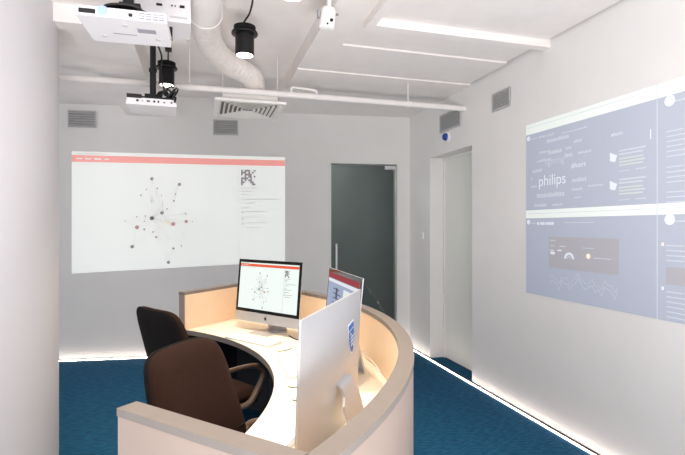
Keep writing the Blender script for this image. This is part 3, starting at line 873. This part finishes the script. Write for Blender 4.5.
# near projector, lens lit
t = thing('ceiling_projector', 'nearest white ceiling projector with its lens lit', 'projector', (-.290, 2.135, 2.300), R(-1.5), 'ceiling projectors')
w_, d_, h_ = .325, .262, .040
body = shell(w_, d_, h_, .010).build('body', 'proj_white', t, True)
M = Matrix.Translation((-.068, -d_ / 2 + .004, .022)) @ Matrix.Rotation(R(90), 4, 'X')
MB().lathe([(.020, 0), (.020, .008), (.0185, .010)], M, 24).build('lens_ring', 'proj_white', t, True)
MB().lathe([(.0185, .008), (.0185, .0115)], M, 24).build('lens', 'projector_beam_lens', t)
MB().box(-.152, -.095, -d_ / 2 - .0015, -d_ / 2 + .004, .010, .026).build('intake_slot', 'black_plastic', t)
MB().box(.022, .036, -d_ / 2 - .0015, -d_ / 2 + .004, .012, .024).build('sensor_window', 'black_glass', t)
for k in range(4):
    v = MB().box(.060 + k * .024, .079 + k * .024, -d_ / 2 - .001, -d_ / 2 + .004, .006, .032).build('vent', 'proj_grey', t)
    for q in range(3): MB().box(.061 + k * .024, .078 + k * .024, -d_ / 2 - .003, -d_ / 2, .012 + q * .009, .015 + q * .009).build('fin', 'proj_white', v)
for x, y in ((-.10, .06), (.11, .05), (0, -.07)):
    MB().lathe([(.010, -.004), (.010, .002)], Matrix.Translation((x, y, 0)), 14).build('foot', 'vent_grey', t)
MB().box(.04, .11, -.05, -.01, -.0015, .002).build('label_plate', 'proj_grey', t)
MB().box(-.06, .03, .02, .028, -.0012, .002).build('label_plate', 'proj_grey', t)
m = MB().box(-.10, .10, -.05, .06, h_, h_ + .012); m.bevel(.003, 1); m.build('mount_plate', 'black_metal', t)
MB().lathe([(.022, .0), (.022, .68)], Matrix.Translation((0, 0, h_ + .012)), 14).build('pole', 'black_metal', t, True)
MB().box(-.03, .05, -.03, .03, h_ + .012, h_ + .07).bevel(.006).build('swivel', 'black_metal', t)
for k in range(5):
    a = -.11 + k * .012
    MB().tube(spline([(a, .05 - .02 * k, h_ + .005), (a + .03, -.05 + .01 * k, h_ + .035 + .006 * k), (.02, -.06 + .01 * k, h_ + .045), (.09 + .01 * k, -.03, h_ + .02), (.15, .02, h_ + .006)], 6), .006, 6).build('cable', 'black_plastic', t, True)

# far projector
t = thing('ceiling_projector', 'farther white ceiling projector low on a long black pole', 'projector', (-.315, 3.44, 2.285), R(2), 'ceiling projectors')
w_, d_, h_ = .305, .27, .046
shell(w_, d_, h_, .012).build('body', 'proj_white', t, True)
for x, z, ww, hh, mtl in ((-.085, .020, .014, .012, 'black_plastic'), (-.055, .022, .006, .008, 'cable_grey'), (-.02, .020, .020, .012, 'cable_grey'), (.015, .020, .012, .012, 'black_plastic'), (.04, .020, .010, .012, 'black_plastic'), (.075, .02, .012, .008, 'cable_grey'), (.12, .02, .01, .012, 'cable_grey')):
    MB().box(x - ww / 2, x + ww / 2, -d_ / 2 - .001, -d_ / 2 + .003, z, z + hh).build('port', mtl, t)
MB().box(-w_ / 2 + .005, w_ / 2 - .02, -d_ / 2 + .01, d_ / 2 - .02, h_, h_ + .012).bevel(.004, 1).build('mount_plate', 'black_metal', t)
MB().box(-w_ / 2 + .004, -.06, -d_ / 2 + .004, -d_ / 2 + .05, h_ - .004, h_ + .022).build('cable_tray', 'black_plastic', t)
m = MB().box(-.05, .04, -.03, .03, h_ + .012, h_ + .055).bevel(.008); m.build('swivel', 'black_metal', t)
MB().lathe([(.020, .0), (.020, .16), (.026, .16), (.026, .18), (.019, .18), (.019, .42)], Matrix.Translation((.0, 0, h_ + .05)), 14).build('pole', 'black_metal', t, True)
MB().box(-.07, .07, -.07, .07, .735, .745).build('ceiling_plate', 'black_metal', t)
MB().lathe([(.019, .45), (.019, .742)], n=14).build('upper_pole', 'black_metal', t, True)
for k in range(7):       # slack cable coiled on top, behind the sockets
    x0 = .055 + .012 * k; y0 = -.06 + .018 * (k % 3); rr = .030 + .006 * (k % 4)
    MB().tube([(x0 + rr * .8 * math.cos(R(40 * q)), y0 + .02 * math.sin(R(40 * q + 50 * k)), h_ + .012 + rr + rr * math.sin(R(40 * q + 20 * k))) for q in range(9)], .006, 6).build('cable', 'black_plastic', t, True)
MB().tube(spline([(.02, -.01, .46), (.055, -.02, .36), (.05, -.03, .25), (.07, -.05, .14), (.10, -.06, .07)], 6), .006, 6).build('cable', 'black_plastic', t, True)
MB().tube(spline([(.135, -.05, h_ + .01), (.145, -.12, h_ + .02), (.14, -.14, .03)], 6), .007, 6).build('cable', 'black_plastic', t, True)

# third projector, high under the slab
t = thing('ceiling_projector', 'third white projector high under the slab showing its connector side', 'projector', (-.205, 2.90, 2.625), R(1), 'ceiling projectors')
w_, d_, h_ = .29, .24, .16
shell(w_, d_, h_, .010).build('body', 'proj_white', t, True)
for x, z, ww, hh, mtl in ((.045, .085, .008, .008, 'black_plastic'), (.062, .085, .006, .007, 'black_plastic'), (.098, .083, .026, .013, 'black_plastic'), (.08, .022, .09, .010, 'vent_grey'), (-.02, .08, .03, .012, 'black_plastic')):
    MB().box(x - ww / 2, x + ww / 2, -d_ / 2 - .0015, -d_ / 2 + .004, z, z + hh).build('port', mtl, t)
MB().box(-.06, .06, -.05, .05, h_, 3.03 - 2.625).build('mount', 'black_metal', t)
MB().box(.022, .045, -.05, -.03, -.075, .004).bevel(.003, 1).build('bracket', 'black_metal', t)
